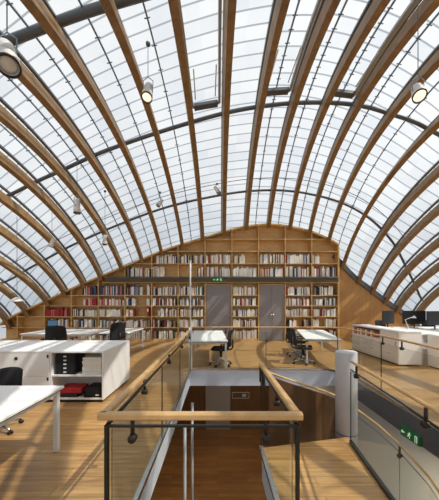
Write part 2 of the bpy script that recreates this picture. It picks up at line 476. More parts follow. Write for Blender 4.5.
# ------------------------------------------------------------------ bookcase
def px2x(px, y=D): return (px-CX)/FPX*y
UPX = [17, 44, 71, 98, 124.7, 151.5, 178, 205, 232, 258.7, 285.5, 312, 339]
UX = [px2x(p) for p in UPX]
bc = thing('bookcase', 'wide built-in oak bookcase with arched top filling the end wall', 'bookcase', (0, D, 0))
DEP = .40
XL, XR = -10.05, UX[-1]
def az(x): return arch_z(x, D)-.06
xr = arange(XL, XR, 60); vs = []; n = len(xr)
for y in (DEP, DEP+.03):
    for x in xr: vs += [(x, y, 0), (x, y, max(.15, az(x)))]
fs = []
for i in range(n-1):
    o = 2*n; fs += [(2*i, 2*i+2, 2*i+3, 2*i+1), (o+2*i+1, o+2*i+3, o+2*i+2, o+2*i), (2*i+1, 2*i+3, o+2*i+3, o+2*i+1)]
MB().add(vs, fs).build('back_panel', M['shelf'], bc)
ap = [Vector((x, DEP/2-.01, az(x)+.02)) for x in xr]
pts, T = MB().frames(ap)
MB().sweep(ap, [Vector((-t.z, 0, t.x)) for t in T], DEP+.06, .07).build('arched_top', M['shelf'], bc)
for x in UX:
    z1 = az(x)-.02
    if x == UX[-1]: MB().box(x-.05, x+.02, 0, DEP, 0, z1).build('upright', M['shelf'], bc)
    else: MB().box(x-.02, x+.02, .01, DEP, 0, z1).build('upright', M['shelf'], bc)
ROWS = [.10, .63, 1.13, 1.63, 2.11, 2.66]
UPR = [2.95, 3.57, 4.14, 4.70]
DOORB = (7, 9)     # bays with a door (index of left upright)
def shelf_run(x0, x1, z, nm='shelf', th=.035, y0=.012):
    # clip to where the arch is above the shelf
    a = x0
    while a < x1 and az(a) < z+.05: a += .02
    b = x1
    while b > a and az(b) < z+.05: b -= .02
    if b-a > .15: MB().box(a, b, y0, DEP, z-th, z).build(nm, M['shelf'], bc)
XW = XL+.1
runs = [(XW, UX[7]-.021), (UX[8]+.021, UX[9]-.021), (UX[10]+.021, UX[12]-.051)]
for z in ROWS[:5]:
    for a, b in runs:
        if z == ROWS[0]: MB().box(a, b, .03, DEP, 0, z).build('plinth', M['shelf'], bc)
        else: shelf_run(a, b, z)
for z in UPR: shelf_run(XW, UX[12]-.051, z)
a = XW
while az(a) < 2.95: a += .05
MB().box(a, UX[12]-.051, .0, DEP, 2.66, 2.70).build('shelf', M['shelf'], bc)
MB().box(a+.2, UX[12]-.06, -.10, DEP-.02, 2.70, 2.90).build('gallery_ledge', M['deck'], bc)
MB().tube([(a+.3, -.12, 2.93), (UX[12]-.06, -.12, 2.93)], .018, 6).build('ledge_rail', M['bar'], bc)
# doors standing in the bookcase
for n_, i in ((1, 7), (2, 9)):
    x0, x1 = UX[i]+.024, UX[i+1]-.024
    dr = struct(MB().box(x0, x1, D+.10, D+.14, 0, 2.62).build('door_%d' % n_, M['shelf']))
    if n_ == 1:
        MB().bbox(x0+.03, x1-.03, D+.07, D+.098, .01, 2.58, .006).build('leaf', M['greydoor'], dr)
        MB().tube([(x1-.12, D+.05, 1.0), (x1-.12, D+.05, 1.25)], .012, 6).build('handle', M['chrome'], dr)
    else:
        xm = (x0+x1)/2
        for a, b in ((x0+.03, xm-.006), (xm+.006, x1-.03)):
            MB().bbox(a, b, D+.07, D+.098, .01, 2.58, .006).build('leaf', M['greydoor'], dr)
        for xx in (xm-.06, xm+.06):
            MB().tube([(xx, D+.05, 1.0), (xx, D+.05, 1.25)], .012, 6).build('handle', M['chrome'], dr)

# books -----------------------------------------------------------------
BMESH = {}
def book_mesh(c):
    if c in BMESH: return BMESH[c]
    m = MB()
    m.box(0, .12, 0, 1, 0, 1); m.box(.88, 1, 0, 1, 0, 1); m.box(.12, .88, 0, .08, 0, 1); m.box(.12, .88, .08, .97, .02, .97, 1)
    me = bpy.data.meshes.new('book'); me.from_pydata(m.v, [], m.f)
    me.materials.append(BM[c]); me.materials.append(M['paper']); me.polygons.foreach_set('material_index', m.m)
    BMESH[c] = me; return me
PAL_MIX = ['cream']*10+['white']*13+['grey']*3+['black']*3+['red']*2+['blue']*2+['green']+['tan']*3+['brown']
PAL_LIGHT = ['cream']*9+['white']*9+['tan']*3+['grey']*2+['brown', 'blue', 'red', 'black']
PAL_DARK = ['cream']*6+['white']*7+['grey']*3+['black']*5+['red']*2+['blue']*2+['green']*2+['tan']*2+['brown']*2
PAL_BLUE = ['blue']*5+['brown']*3+['pink']*3+['cream']*3+['red']*2
PAL_RED = ['red']*6+['pink']*4+['white']*4+['cream']*2
BAYN = {0: 'leftmost bay', 1: 'second bay from left end', 2: 'third bay from left end', 3: 'fourth bay left of single door', 4: 'third bay left of single door', 5: 'second bay left of single door', 6: 'bay left of single grey door',
        7: 'bay above single grey door', 8: 'narrow bay between grey doors', 9: 'bay above double grey door', 10: 'bay right of double grey door', 11: 'rightmost bay'}
ROWN = {0: 'bottom shelf', 1: 'second shelf up', 2: 'third shelf up', 3: 'fourth shelf up', 4: 'shelf under gallery ledge', 5: 'first shelf above gallery ledge', 6: 'second shelf above gallery ledge'}
# (bay, row): list of (from fraction, to fraction, palette)
F = 1.
CELLS = {}
def cell(b, r, *spans): CELLS[(b, r)] = spans
for b, r in ((8, 0), (8, 1), (8, 2), (8, 3), (8, 4)): cell(b, r, (.03, .97, PAL_LIGHT))
for r in (2, 3): cell(10, r, (.02, .98, PAL_LIGHT)); cell(11, r, (.02, .97, PAL_MIX))
cell(10, 4, (.02, .98, PAL_MIX)); cell(11, 4, (.02, .97, PAL_DARK))
cell(10, 1, (.05, .45, PAL_LIGHT), (.7, .95, PAL_LIGHT)); cell(11, 1, (.02, .3, PAL_LIGHT), (.55, .95, PAL_MIX)); cell(10, 0, (.1, .5, PAL_LIGHT)); cell(11, 0, (.5, .95, PAL_DARK))
for r in (0, 1): cell(6, r, (.02, .98, PAL_MIX)); cell(5, r, (.02, .98, PAL_DARK)); cell(4, r, (.03, .97, PAL_LIGHT if r else PAL_DARK))
cell(6, 2, (.02, .97, PAL_MIX)); cell(6, 3, (.02, .98, PAL_MIX)); cell(6, 4, (.02, .98, PAL_DARK))
cell(5, 2, (.2, .98, PAL_MIX)); cell(5, 3, (.02, .98, PAL_DARK)); cell(5, 4, (.02, .98, PAL_LIGHT))
cell(4, 2, (.02, .4, PAL_LIGHT)); cell(4, 3, (.02, .4, ['blue', 'white', 'white', 'cream', 'blue']), (.82, .97, PAL_LIGHT)); cell(4, 4, (.02, .66, PAL_DARK), (.82, .97, PAL_MIX))
cell(3, 4, (.03, .97, PAL_BLUE)); cell(2, 4, (.3, .97, PAL_BLUE)); cell(3, 3, (.02, .97, PAL_RED)); cell(2, 3, (.45, .95, PAL_RED))
cell(3, 2, (.02, .85, ['white', 'white', 'cream'])); cell(2, 2, (.05, .95, ['white', 'black', 'white', 'cream', 'black'])); cell(1, 2, (.04, .96, ['red', 'red', 'red', 'pink']))
cell(3, 1, (.03, .97, PAL_MIX)); cell(2, 1, (.03, .97, PAL_DARK)); cell(1, 1, (.2, .95, PAL_LIGHT)); cell(2, 0, (.05, .9, PAL_MIX)); cell(3, 0, (.05, .9, PAL_MIX))
cell(4, 5, (.02, .98, PAL_LIGHT)); cell(5, 5, (.02, .48, PAL_LIGHT)); cell(6, 5, (.72, .97, PAL_LIGHT)); cell(7, 5, (.02, .97, PAL_LIGHT)); cell(8, 5, (.02, .97, PAL_LIGHT)); cell(9, 5, (.03, .97, PAL_LIGHT)); cell(10, 5, (.02, .97, PAL_LIGHT)); cell(11, 5, (.02, .95, PAL_LIGHT))
cell(5, 6, (.02, .98, PAL_MIX)); cell(6, 6, (.02, .98, PAL_MIX)); cell(7, 6, (.02, .97, PAL_LIGHT)); cell(8, 6, (.02, .5, PAL_LIGHT)); cell(9, 6, (.03, .97, PAL_LIGHT)); cell(10, 6, (.02, .97, PAL_LIGHT)); cell(11, 6, (.02, .35, PAL_LIGHT))
ORDER = [(8, 4), (8, 3), (8, 2), (8, 1), (8, 0), (10, 4), (11, 4), (10, 3), (11, 3), (10, 2), (11, 2), (9, 5), (9, 6), (7, 5), (7, 6), (6, 4), (6, 3), (6, 2), (5, 4), (5, 3)]
ORDER += [c for c in sorted(CELLS) if c not in ORDER]
count = 0
rest = MB(); RM = list(BM); first = None
for (b, r) in ORDER:
    if (b, r) not in CELLS: continue
    x0, x1 = UX[b]+.025, UX[b+1]-.025
    if b == 11: x1 -= .03
    z0 = (ROWS+UPR[:2])[r] if r < 5 else UPR[r-5]
    head = (ROWS[r+1]-.035 if r < 4 else (2.655 if r == 4 else UPR[r-4]-.035))-z0
    q = 0
    for (fa, fb, pal) in CELLS[(b, r)]:
        x = x0+(x1-x0)*fa; xe = x0+(x1-x0)*fb
        hb = head*R.uniform(.66, .78)
        while True:
            w = R.uniform(.028, .062)
            if x+w > xe: break
            h = min(head-.02, hb*R.uniform(.82, 1.12)); c = R.choice(pal); dp = R.uniform(.2, .28)
            if az(x) < z0+h+.08 or az(x+w) < z0+h+.08: x += w; continue
            yf = D+.03+R.uniform(0, .03)
            q += 1
            if count < 300:
                o = bpy.data.objects.new('book', book_mesh(c)); COL.objects.link(o)
                o.scale = (w-.003, dp, h); o.location = (x, yf, z0+.001)
                tag(o, '%s book, %s from left on %s, %s' % (c, ORD[q], ROWN[r], BAYN[b]), 'book', 'books on the %s of the %s' % (ROWN[r], BAYN[b]))
                count += 1
            else:
                rest.box(x, x+w-.003, yf, yf+dp, z0+.001, z0+h, RM.index(c))
            x += w
            if R.random() < .05: x += R.uniform(.02, .09)
o = rest.build('shelved_books', [BM[c] for c in RM])
tag(o, 'rows of further books filling the left-hand shelves of the oak bookcase', 'books', kind='stuff')
# the red binder standing alone
t = thing('binder', 'red box binder standing alone at the right end of a half empty shelf', 'binder', (px2x(147.5), D+.04, 1.131))
MB().bbox(-.05, .05, 0, .28, 0, .42, .006).build('case', M['red'], t); MB().bbox(-.03, .03, -.004, .0, .22, .34, .002).build('label_patch', M['paper'], t)

# exit signs: green lit plate with a running figure, a doorway and an arrow
def running_man(mb, ox, s, y):
    def blob(pts, w):
        mb.sweep([(ox+p[0]*s, y, p[1]*s) for p in pts], [Vector((0, -1, 0))]*len(pts), w*s, .004)
    mb.lathe([(0.001, -.002), (.09*s, -.002), (.09*s, .002), (.001, .002)], (ox+.12*s, y, .72*s), 10, 0, Matrix.Rotation(PI/2, 3, 'X'), False)
    blob([(.08, .6), (-.06, .25)], .17); blob([(-.06, .27), (.14, .05), (.1, -.2)], .1); blob([(-.06, .27), (-.24, .0), (-.42, -.02)], .1)
    blob([(.08, .56), (.28, .4), (.4, .5)], .08); blob([(.05, .56), (-.2, .5), (-.28, .3)], .08)
def exit_sign(label, loc, rz, w, h):
    t = thing('exit_sign', label, 'exit sign', loc, rz)
    MB().bbox(-w/2, w/2, -.0, .05, -h/2, h/2, .006).build('case', M['green'], t)
    MB().box(-w/2+.01, w/2-.01, -.006, -.001, -h/2+.01, h/2-.01).build('face', M['signface'], t)
    m = MB(); s = h*.62
    tmp = MB(); running_man(tmp, 0, s, -.010)
    m.add([(v[0], v[1], v[2]-.27*s) for v in tmp.v], tmp.f)
    x = w*.30                                    # doorway
    m.box(x-.06*s, x+.40*s, -.012, -.007, .44*s, .54*s); m.box(x-.06*s, x+.04*s, -.012, -.007, -.52*s, .44*s); m.box(x+.30*s, x+.40*s, -.012, -.007, -.52*s, .44*s)
    x = -w*.36                                   # arrow pointing left
    m.box(x, x+.55*s, -.012, -.007, -.07*s, .07*s)
    m.add([(x-.25*s, -.012, 0), (x+.05*s, -.012, -.28*s), (x+.05*s, -.012, .28*s), (x-.25*s, -.007, 0), (x+.05*s, -.007, -.28*s), (x+.05*s, -.007, .28*s)],
          [(0, 1, 2), (5, 4, 3), (0, 3, 4, 1), (1, 4, 5, 2), (2, 5, 3, 0)])
    m.build('pictogram', M['signwhite'], t)
    return t
exit_sign('small green exit sign above the single grey door', ((217.5-CX)/FPX*12.27, 12.235, 2.80), 0, .46, .17)

# ------------------------------------------------------------------ balustrades
def rail_part(path, root, w=.052, h=.046, mat='rail', nm='handrail'):
    pts = [Vector(p) for p in path]
    MB().sweep(pts, [Vector((0, 0, 1))]*len(pts), w, h, .010).build(nm, M[mat], root)
def bracket(root, x, y, z, d, vert=.0):
    """steel clamp: a plate hanging under the rail and a round disc on the glass; d = unit plan direction along the rail"""
    d = Vector((d[0], d[1], 0)).normalized(); nrm = Vector((-d.y, d.x, 0))
    m = MB()
    p = Vector((x, y, z))
    m.tube([p, p-Vector((0, 0, .10))], .013, 8)
    rot = d.to_track_quat('Z', 'Y').to_matrix()
    q = nrm.to_track_quat('Z', 'Y').to_matrix()
    m.lathe([(.001, -.026), (.023, -.026), (.027, -.018), (.027, .018), (.023, .026), (.001, .026)], p-Vector((0, 0, .115)), 14, 0, q)
    return m.build('bracket', M['darksteel'], root)
def panels(root, path, z0, z1, joints):
    """glass panels cut from a straight or curved plan path; path = list of (x,y); joints = number of panels"""
    L = [0.]
    for a, b in zip(path, path[1:]): L.append(L[-1]+math.dist(a, b))
    def at(d):
        for i in range(len(path)-1):
            if d <= L[i+1]+1e-9:
                t = (d-L[i])/(L[i+1]-L[i]); return (path[i][0]+(path[i+1][0]-path[i][0])*t, path[i][1]+(path[i+1][1]-path[i][1])*t)
        return path[-1]
    cuts = [L[-1]*i/joints for i in range(joints+1)] if isinstance(joints, int) else [0]+joints+[L[-1]]
    for a in cuts[1:-1]:
        x, y = at(a); MB().box(x-.0055, x+.0055, y-.0055, y+.0055, z0, z1).build('glass_joint', M['gedge'], root)
    for a, b in zip(cuts, cuts[1:]):
        a += .006; b -= .006
        P = [at(a+(b-a)*i/8) for i in range(9)]
        MB().sheet(P, z0, z1, .012, 0, 1).build('glass_panel', [M['glass'], M['gedge']], root)
GZ = .93
# 1: U round the straight opening
xl, xr_, yf = -.70, .50, 1.69
t = thing('glass_balustrade', 'glass balustrade with oak handrail on three sides of the central stairwell', 'balustrade', (0, yf, 0))
off = lambda p: tuple(Vector(p)-Vector((0, yf, 0)))
rail_part([off((xl-.02, yf-.02+.02, 1.0)), off((xl-.03, 4.5, 1.0)), off((xl-.06, 7.2, 1.0))], t)
rail_part([off((xl-.046, yf, 1.0)), off((xr_+.026, yf, 1.0))], t)
rail_part([off((xr_, yf+.03, 1.0)), off((xr_, 3.12, 1.0))], t)
panels(t, [(xl, .03), (xl, 6.84-yf)], .02, GZ, [1.66, 3.25])
panels(t, [(xl+.03, 0), (xr_-.03, 0)], .02, GZ, 1)
panels(t, [(xr_, .03), (xr_, 3.15-yf)], .02, GZ, 1)
m = MB(); m.box(xl-.008, xr_+.008, -.009, .009, GZ, GZ+.014); m.build('top_channel', M['gedge'], t)
for x in (xl, xr_): MB().box(x-.009, x+.009, -.010, .012, 0, GZ+.014).build('corner_post', M['gedge'], t)
MB().box(xl-.012, xl+.012, .03, 6.84-yf, GZ, GZ+.015).build('top_channel', M['gedge'], t)
MB().box(xr_-.012, xr_+.012, .03, 3.15-yf, GZ, GZ+.015).build('top_channel', M['gedge'], t)
for a in ((xl-.02, xl+.02, .02, 6.84-yf), (xr_-.02, xr_+.02, .02, 3.15-yf)): MB().box(*a, 0., .05).build('base_channel', M['chrome'], t)
MB().box(xl, xr_, -.02, .02, 0, .05).build('base_channel', M['chrome'], t)
for x in (-.535, .30): bracket(t, x, 0, .975, (1, 0))
for y in (.9, 2.2, 3.6, 5.0): bracket(t, xl-.005, y, .975, (0, 1))
for y in (.6, 1.36): bracket(t, xr_, y, .975, (0, 1))
for y in (1.30, 1.44): MB().box(xr_-.02, xr_+.02, y-.015, y+.015, .80, .975).build('end_clamp', M['darksteel'], t)
# 2: along the landing edge, from the pillar towards the camera
P = [(1.62, 3.30), (1.52, 2.5), (1.43, 1.78), (1.33, 1.0), (1.20, 0.0)]
t = thing('glass_balustrade', 'glass balustrade with oak handrail running from the pale pillar to the right edge', 'balustrade', (1.43, 1.78, 0))
loc = lambda P, z: [(x-1.43, y-1.78, z) for x, y in P]
rail_part(loc(P, 1.0), t, .030, .030)
panels(t, [(x, y) for x, y, z in loc(P, 0)], .02, .88, [2.75])
MB().tube(loc(P, .90), .008, 6).build('top_channel', M['gedge'], t)
MB().sweep([Vector(p) for p in loc(P, .02)], [Vector((0, 0, 1))]*len(P), .03, .04).build('base_channel', M['gedge'], t)
for (x, y) in ((1.60, 3.12), (1.44, 1.87)): bracket(t, x-1.43, y-1.78, .98, (.12, 1))
# 3: along the back and curving down the right side of the openings
P = [(-.66, 6.97), (1.0, 6.97), (2.3, 6.97), (2.75, 6.93), (3.0, 6.78), (3.12, 6.5), (3.13, 6.0), (3.07, 4.9), (2.99, 3.9), (2.90, 3.0), (2.80, 2.0), (2.70, .8)]
t = thing('glass_balustrade', 'glass balustrade with oak handrail along the back slab edge, curving round to the right', 'balustrade', (3.0, 6.97, 0))
loc = lambda P, z: [(x-3.0, y-6.97, z) for x, y in P]
rail_part(loc(P, 1.10), t, .036, .034)
panels(t, [(x, y) for x, y, z in loc(P, 0)], .02, .98, [1.9, 3.7, 5.41, 7.2])
MB().sweep([Vector(p) for p in loc(P, .02)], [Vector((0, 0, 1))]*len(P), .03, .04).build('base_channel', M['chrome'], t)
for (x, y) in ((3.08, 5.05), (3.03, 4.45), (.2, 6.97), (1.9, 6.97)): bracket(t, x-3.0, y-6.97, 1.08, (1, 0) if y > 6.9 else (.1, 1))
# 4: the curving stair handrail beyond the landing
P = [(.69, 3.62, .78), (.95, 3.66, .68), (1.21, 3.76, .575), (1.5, 3.9, .455), (1.77, 3.95, .34), (1.92, 3.82, .24), (2.10, 3.55, .11), (2.22, 3.3, -.02), (2.34, 3.0, -.22), (2.38, 2.75, -.40), (2.36, 2.4, -.68)]
t = thing('stair_balustrade', 'oak stair handrail curving down behind the pale pillar with glass and timber below', 'stair balustrade', (1.21, 3.76, 0))
loc = lambda P, dz: [(x-1.21, y-3.76, z+dz) for x, y, z in P]
rail_part(loc(P, 0), t, .030, .028)
Q = loc(P[4:], 0)
for a, b in ((0, 4), (3, 7)):
    seg = Q[a:b+(0 if b == 7 else 0)]
    MB().sheet([(p[0], p[1]) for p in seg], [p[2]-1.15 for p in seg], [p[2]-.09 for p in seg], .014, 0, 1).build('glass_panel', [M['glass'], M['gedge']], t)
Q = loc(P[:6], 0)
Q = [(p[0], p[1]+.02, p[2]) for p in Q]
MB().sheet([(p[0], p[1]) for p in Q], [-4.0]*len(Q), [p[2]-.05 for p in Q], .04).build('timber_panel', M['walnut'], t)
for i in (5, 7, 9):
    p = loc(P, 0)[i]; bracket(t, p[0], p[1], p[2]-.02, (.5, -.8))
# curved timber wall of the lower storey
P = []
for x, y, lab in ((-.56, 4.55, 'slim steel column of the lower storey seen through the stairwell, nearer one'), (-.545, 5.7, 'slim steel column of the lower storey seen through the stairwell, farther one')):
    t = thing('column', lab, 'column', (x, y, -4.0))
    MB().tube([(0, 0, .012), (0, 0, 3.61)], .028, 12).build('shaft', M['vent'], t); MB().bbox(-.07, .07, -.07, .07, 0, .012, .003).build('foot_plate', M['vent'], t)
# pillar
t = thing('pillar', 'short pale concrete pillar standing at the landing corner between the two stairwells', 'pillar', (1.70, 3.58, 0))
MB().lathe([(.001, -.38), (.135, -.38), (.135, 1.06), (.128, 1.075), (.001, 1.08)], n=32).build('shaft', M['concrete'], t)
MB().lathe([(.136, 0.001), (.14, 0.001), (.14, .012), (.136, .012), (.136, .001)], n=32, cap=False).build('base_ring', M['bar'], t)
# white service pole
t = thing('pole', 'slim white pole rising from the back slab edge beside the centre desk', 'pole', (-.72, 7.06, 0))
MB().tube([(0, 0, 0), (0, 0, 1.08)], .045, 12).build('sleeve', M['whitem'], t); MB().tube([(0, 0, 1.08), (0, 0, 2.80)], .02, 10).build('shaft', M['whitem'], t); MB().lathe([(.001, 2.8), (.03, 2.8), (.03, 2.83), (.001, 2.83)], n=12).build('cap', M['whitem'], t)
exit_sign('green exit sign mounted under the dark slab edge at the right stairwell', (2.93, 4.13, -.31), -PI/2+.04, .40, .15)

# ------------------------------------------------------------------ furniture
def table(label, loc, rz, w, d, h=.74, group='white work tables', inset=.03, leg=.05):
    t = thing('desk', label, 'desk', loc, rz, group)
    MB().bbox(0, w, 0, d, h-.028, h, .005).build('top', M['white'], t)
    MB().box(.003, w-.003, .003, d-.003, h-.034, h-.0285).build('edge_strip', M['darksteel'], t)
    for x in (inset, w-inset-leg):
        for y in (inset, d-inset-leg): MB().bbox(x, x+leg, y, y+leg, 0, h-.035, .006).build('leg', M['whitem'], t)
    m = MB()
    for x in (inset+.01, w-inset-.04): m.box(x, x+.03, inset+leg, d-inset-leg, h-.085, h-.036)
    for y in (inset+.01, d-inset-.04): m.box(inset+leg, w-inset-leg, y, y+.03, h-.085, h-.036)
    m.build('underframe', M['whitem'], t)
    return t
table('large white desk in the left foreground with its corner leg in view', (-4.0, 1.35, 0), 0, 2.19, 1.83, leg=.055)
table('white desk beside the slim white pole, in front of the single grey door', (-.76, 6.99, 0), .035, 1.02, 2.75)
table('white desk to the right of centre, with two black chairs pushed in', (2.42, 7.50, 0), -.20, .95, 2.75)
table('white far desk behind the left cabinet, carrying a blue screen', (-6.4, 8.7, 0), 0, 2.3, 1.7)
table('white far desk nearest the shelves, right of the blue screen desk', (-3.95, 8.9, 0), 0, 1.0, 1.9)

def make_chair(label, loc, rz):
    t = thing('office_chair', label, 'chair', loc, rz, 'black office chairs')
    m = MB()      # front is +y
    m.bbox(-.24, .24, -.22, .25, .43, .50, .03); m.build('seat', M['black'], t)
    m = MB(); vs = []; nx, nz = 8, 8
    for side_ in (0, 1):
        for j in range(nz+1):
            for i in range(nx+1):
                u = i/nx*2-1; v = j/nz
                w = .22*(1-.18*v**3)*(1-.06*(1-v)); y = -.26-.05*v+.06*(u*u)+.03*math.sin(v*PI)
                vs.append((u*w, y-(.035 if side_ else 0), .54+.46*v-(.03*u*u if v > .9 else 0)))
    a = (nx+1)*(nz+1); fs = []
    for j in range(nz):
        for i in range(nx):
            q = j*(nx+1)+i; fs.append((q+1, q, q+nx+1, q+nx+2)); fs.append((a+q, a+q+1, a+q+nx+2, a+q+nx+1))
    for i in range(nx): fs.append((i, i+1, a+i+1, a+i)); q = nz*(nx+1)+i; fs.append((q+1, q, a+q, a+q+1))
    for j in range(nz): q = j*(nx+1); fs.append((q+nx+1, q, a+q, a+q+nx+1)); q += nx; fs.append((q, q+nx+1, a+q+nx+1, a+q))
    m.add(vs, fs, 0, True); m.build('backrest', M['black'], t)
    MB().tube([(0, -.12, .44), (0, -.27, .44), (0, -.33, .50), (0, -.325, .72)], .022, 8).build('back_support', M['blackp'], t)
    for s in (-1, 1):
        m = MB(); m.tube([(s*.22, -.05, .45), (s*.29, -.05, .47), (s*.29, -.05, .66)], .018, 8)
        m.bbox(s*.29-.035, s*.29+.035, -.16, .14, .66, .69, .012); m.build('armrest', M['blackp'], t)
    MB().tube([(0, 0, .09), (0, 0, .25)], .028, 10).build('column', M['chrome'], t)
    MB().tube([(0, 0, .25), (0, 0, .435)], .040, 10).build('gas_sleeve', M['blackp'], t)
    m = MB()
    for k in range(5):
        a = 2*PI*k/5+.3; c, s = math.cos(a), math.sin(a)
        m.tube([(c*.02, s*.02, .12), (c*.16, s*.16, .105), (c*.30, s*.30, .075)], [.026, .022, .016], 8)
    m.lathe([(.001, .07), (.045, .07), (.05, .09), (.045, .14), (.001, .145)], n=14); m.build('base', M['chrome'], t)
    for k in range(5):
        a = 2*PI*k/5+.3; c, s = math.cos(a), math.sin(a); m = MB()
        for e in (-.016, .016):
            ctr = Vector((c*.305-s*e, s*.305+c*e, .029)); rot = Vector((-s, c, 0)).to_track_quat('Z', 'Y').to_matrix()
            m.lathe([(.001, -.011), (.026, -.011), (.029, -.006), (.029, .006), (.026, .011), (.001, .011)], ctr, 12, 0, rot)
        m.tube([(c*.30, s*.30, .03), (c*.30, s*.30, .075)], .01, 6); m.build('castor', M['blackp'], t)
    return t
c0 = make_chair('black chair with chrome base behind the large foreground desk at left edge', (-3.0, 3.62, 0), PI)
c0.scale = (1, 1, .78)
for lab, x, y, rz in (('black chair tucked under the centre desk beside the slim white pole', .08, 7.50, PI/2-.15),
                      ('black chair nearest the camera at the left side of the right-hand desk', 2.44, 7.74, -PI/2-.3),
                      ('black chair farther back on the left side of the right-hand desk', 2.56, 8.85, -PI/2),
                      ('black chair behind the left cabinet, in front of the blue screen', -4.3, 7.3, .25),
                      ('black chair seen over the right end of the left cabinet', -3.25, 8.4, .9)):
    c = copy_tree(c0); c.scale = (1.2, 1.1, 1.15) if x < -2 else (1, 1, 1); c.location = (x, y, 0); c.rotation_euler = (0, 0, rz); c['label'] = lab

# left cabinet -----------------------------------------------------------
X0, X1, Y0, Y1, H = -5.2, -1.97, 4.64, 6.02, .89
t = thing('storage_cabinet', 'long low white cabinet at the left with one open bay of shelves', 'cabinet', (X0, Y0, 0))
W, DP = X1-X0, Y1-Y0
bx0, bx1 = -2.86-X0, -1.99-X0                       # the open bay
MB().bbox(0, W, -.01, DP, H-.03, H, .004).build('top', M['white'], t)
m = MB(); m.box(0, .025, .0, DP, .05, H-.03); m.build('side_panel', M['white'], t)
m = MB(); m.box(W-.025, W, .0, DP, .05, H-.03); m.build('side_panel', M['white'], t)
m = MB(); m.box(bx0-.03, bx0-.005, .0, .5, .08, H-.03); m.build('divider', M['white'], t)
m = MB(); m.box(bx0-.005, W-.025, .5, .52, .08, H-.03); m.build('bay_back', M['white'], t)
MB().box(.025, W-.025, .02, DP, .05, .08).build('bottom', M['white'], t)
MB().box(bx0-.005, W-.025, .01, .5, .45, .475).build('shelf', M['white'], t)
MB().box(.04, W-.04, .04, DP-.04, 0, .05).build('plinth', M['blackp'], t)
MB().box(.025, W-.025, DP-.02, DP, .08, H-.03).build('rear_panel', M['white'], t)
for i in range(2):
    a = .03+i*(bx0-.06)/2; b = .03+(i+1)*(bx0-.06)/2-.006
    for z0, z1 in ((.08, .455), (.46, H-.035)):
        d = MB().bbox(a, b, -.008, .014, z0, z1, .003).build('door', M['white'], t)
        xm = a+.5*(b-a) if z0 > .3 else a+.5*(b-a)
        MB().lathe([(.001, -.006), (.028, -.006), (.028, .006), (.001, .006)], (xm, -.012, z1-.09), 12, 0, Matrix.Rotation(PI/2, 3, 'X')).build('handle', M['darksteel'], d)
for z in (.84-.03, .42): MB().box(bx0-.075, bx0-.045, -.014, -.009, z-.035, z+.02).build('hinge', M['darksteel'], t)
# things in the open bay
def px3(px, y): return (px-CX)/FPX*y
t = thing('drawer_box', 'black desktop drawer unit with pale handles on the upper shelf of the left cabinet', 'drawer box', (-2.825, 4.68, .476))
MB().bbox(0, .34, .02, .36, 0, .36, .005).build('case', M['blackp'], t)
for i in range(5):
    z = .012+i*.068
    d = MB().bbox(.012, .328, .005, .018, z, z+.06, .003).build('drawer', M['black'], t)
    MB().bbox(.145, .195, -.004, .004, z+.018, z+.042, .002).build('handle', M['whitem'], d)
for i in range(9):
    z = .4765+i*.032
    o = MB().bbox(0, .34-R.uniform(0, .03), 0, .25, 0, .03, .002).build('paper_stack', M['paper'], loc=(-2.375+R.uniform(0, .02), 4.70+R.uniform(0, .02), z))
    tag(o, 'bundle of white paper, %s from the bottom of the pile beside the black drawer unit' % ORD[i+1], 'paper', 'paper bundles in the left cabinet')
t = thing('folder', 'red folder lying on the bottom shelf of the left cabinet', 'folder', (-2.80, 4.68, .082))
MB().bbox(0, .36, 0, .30, .0, .06, .004).build('lower_cover', M['blackp'], t); MB().bbox(.02, .42, .01, .30, .062, .16, .01).build('body', M['red'], t)
t = thing('tray', 'black document tray on the bottom shelf of the left cabinet, right of red folder', 'tray', (-2.32, 4.67, .082))
m = MB(); m.box(0, .30, 0, .34, 0, .012); m.box(0, .012, 0, .34, .012, .10); m.box(.288, .30, 0, .34, .012, .10); m.box(.012, .288, .328, .34, .012, .10); m.build('shell', M['blackp'], t)
m = MB(); m.bbox(.02, .28, .01, .32, .013, .17, .006); m.build('files', M['black'], t); MB().box(.20, .26, -.001, .009, .03, .05).build('label_patch', M['paper'], t)

# right cabinets -----------------------------------------------------------
t = thing('storage_cabinet', 'long low white cabinet at the right with open shelf of pink files', 'cabinet', (4.92, 7.35, 0))
W, L_, H = .62, 2.55, .95
MB().bbox(-.01, W, -.01, L_, H-.03, H, .004).build('top', M['white'], t)
MB().box(0, W, 0, .025, .05, H-.03).build('side_panel', M['white'], t); MB().box(0, W, L_-.025, L_, .05, H-.03).build('side_panel', M['white'], t)
MB().box(W-.02, W, .025, L_-.025, .05, H-.03).build('rear_panel', M['white'], t)
MB().box(.02, W-.02, .025, L_-.025, .05, .08).build('bottom', M['white'], t); MB().box(.02, W-.02, .025, L_-.025, .62, .645).build('shelf', M['white'], t)
MB().box(.04, W-.04, .04, L_-.04, 0, .05).build('plinth', M['blackp'], t)
for i in range(3):
    a = .03+i*.83; d = MB().bbox(-.006, .018, a, a+.82, .085, .35, .003).build('drawer', M['white'], t); MB().box(-.012, -.007, a+.36, a+.46, .29, .305).build('handle', M['steel'], d)
    if i == 0: d = MB().bbox(-.006, .018, a, a+.82, .355, H-.035, .003).build('door', M['white'], t); MB().box(-.012, -.007, a+.08, a+.10, .55, .66).build('handle', M['steel'], d)
    else: d = MB().bbox(-.006, .018, a, a+.82, .355, .615, .003).build('drawer', M['white'], t); MB().box(-.012, -.007, a+.36, a+.46, .56, .575).build('handle', M['steel'], d)
    MB().box(.02, W-.02, a+.815, a+.83, .085, .62).build('divider', M['white'], t) if i < 2 else None
cols = ['pink', 'red', 'cream', 'pink', 'white', 'tan', 'pink', 'white', 'grey', 'red', 'cream', 'pink']
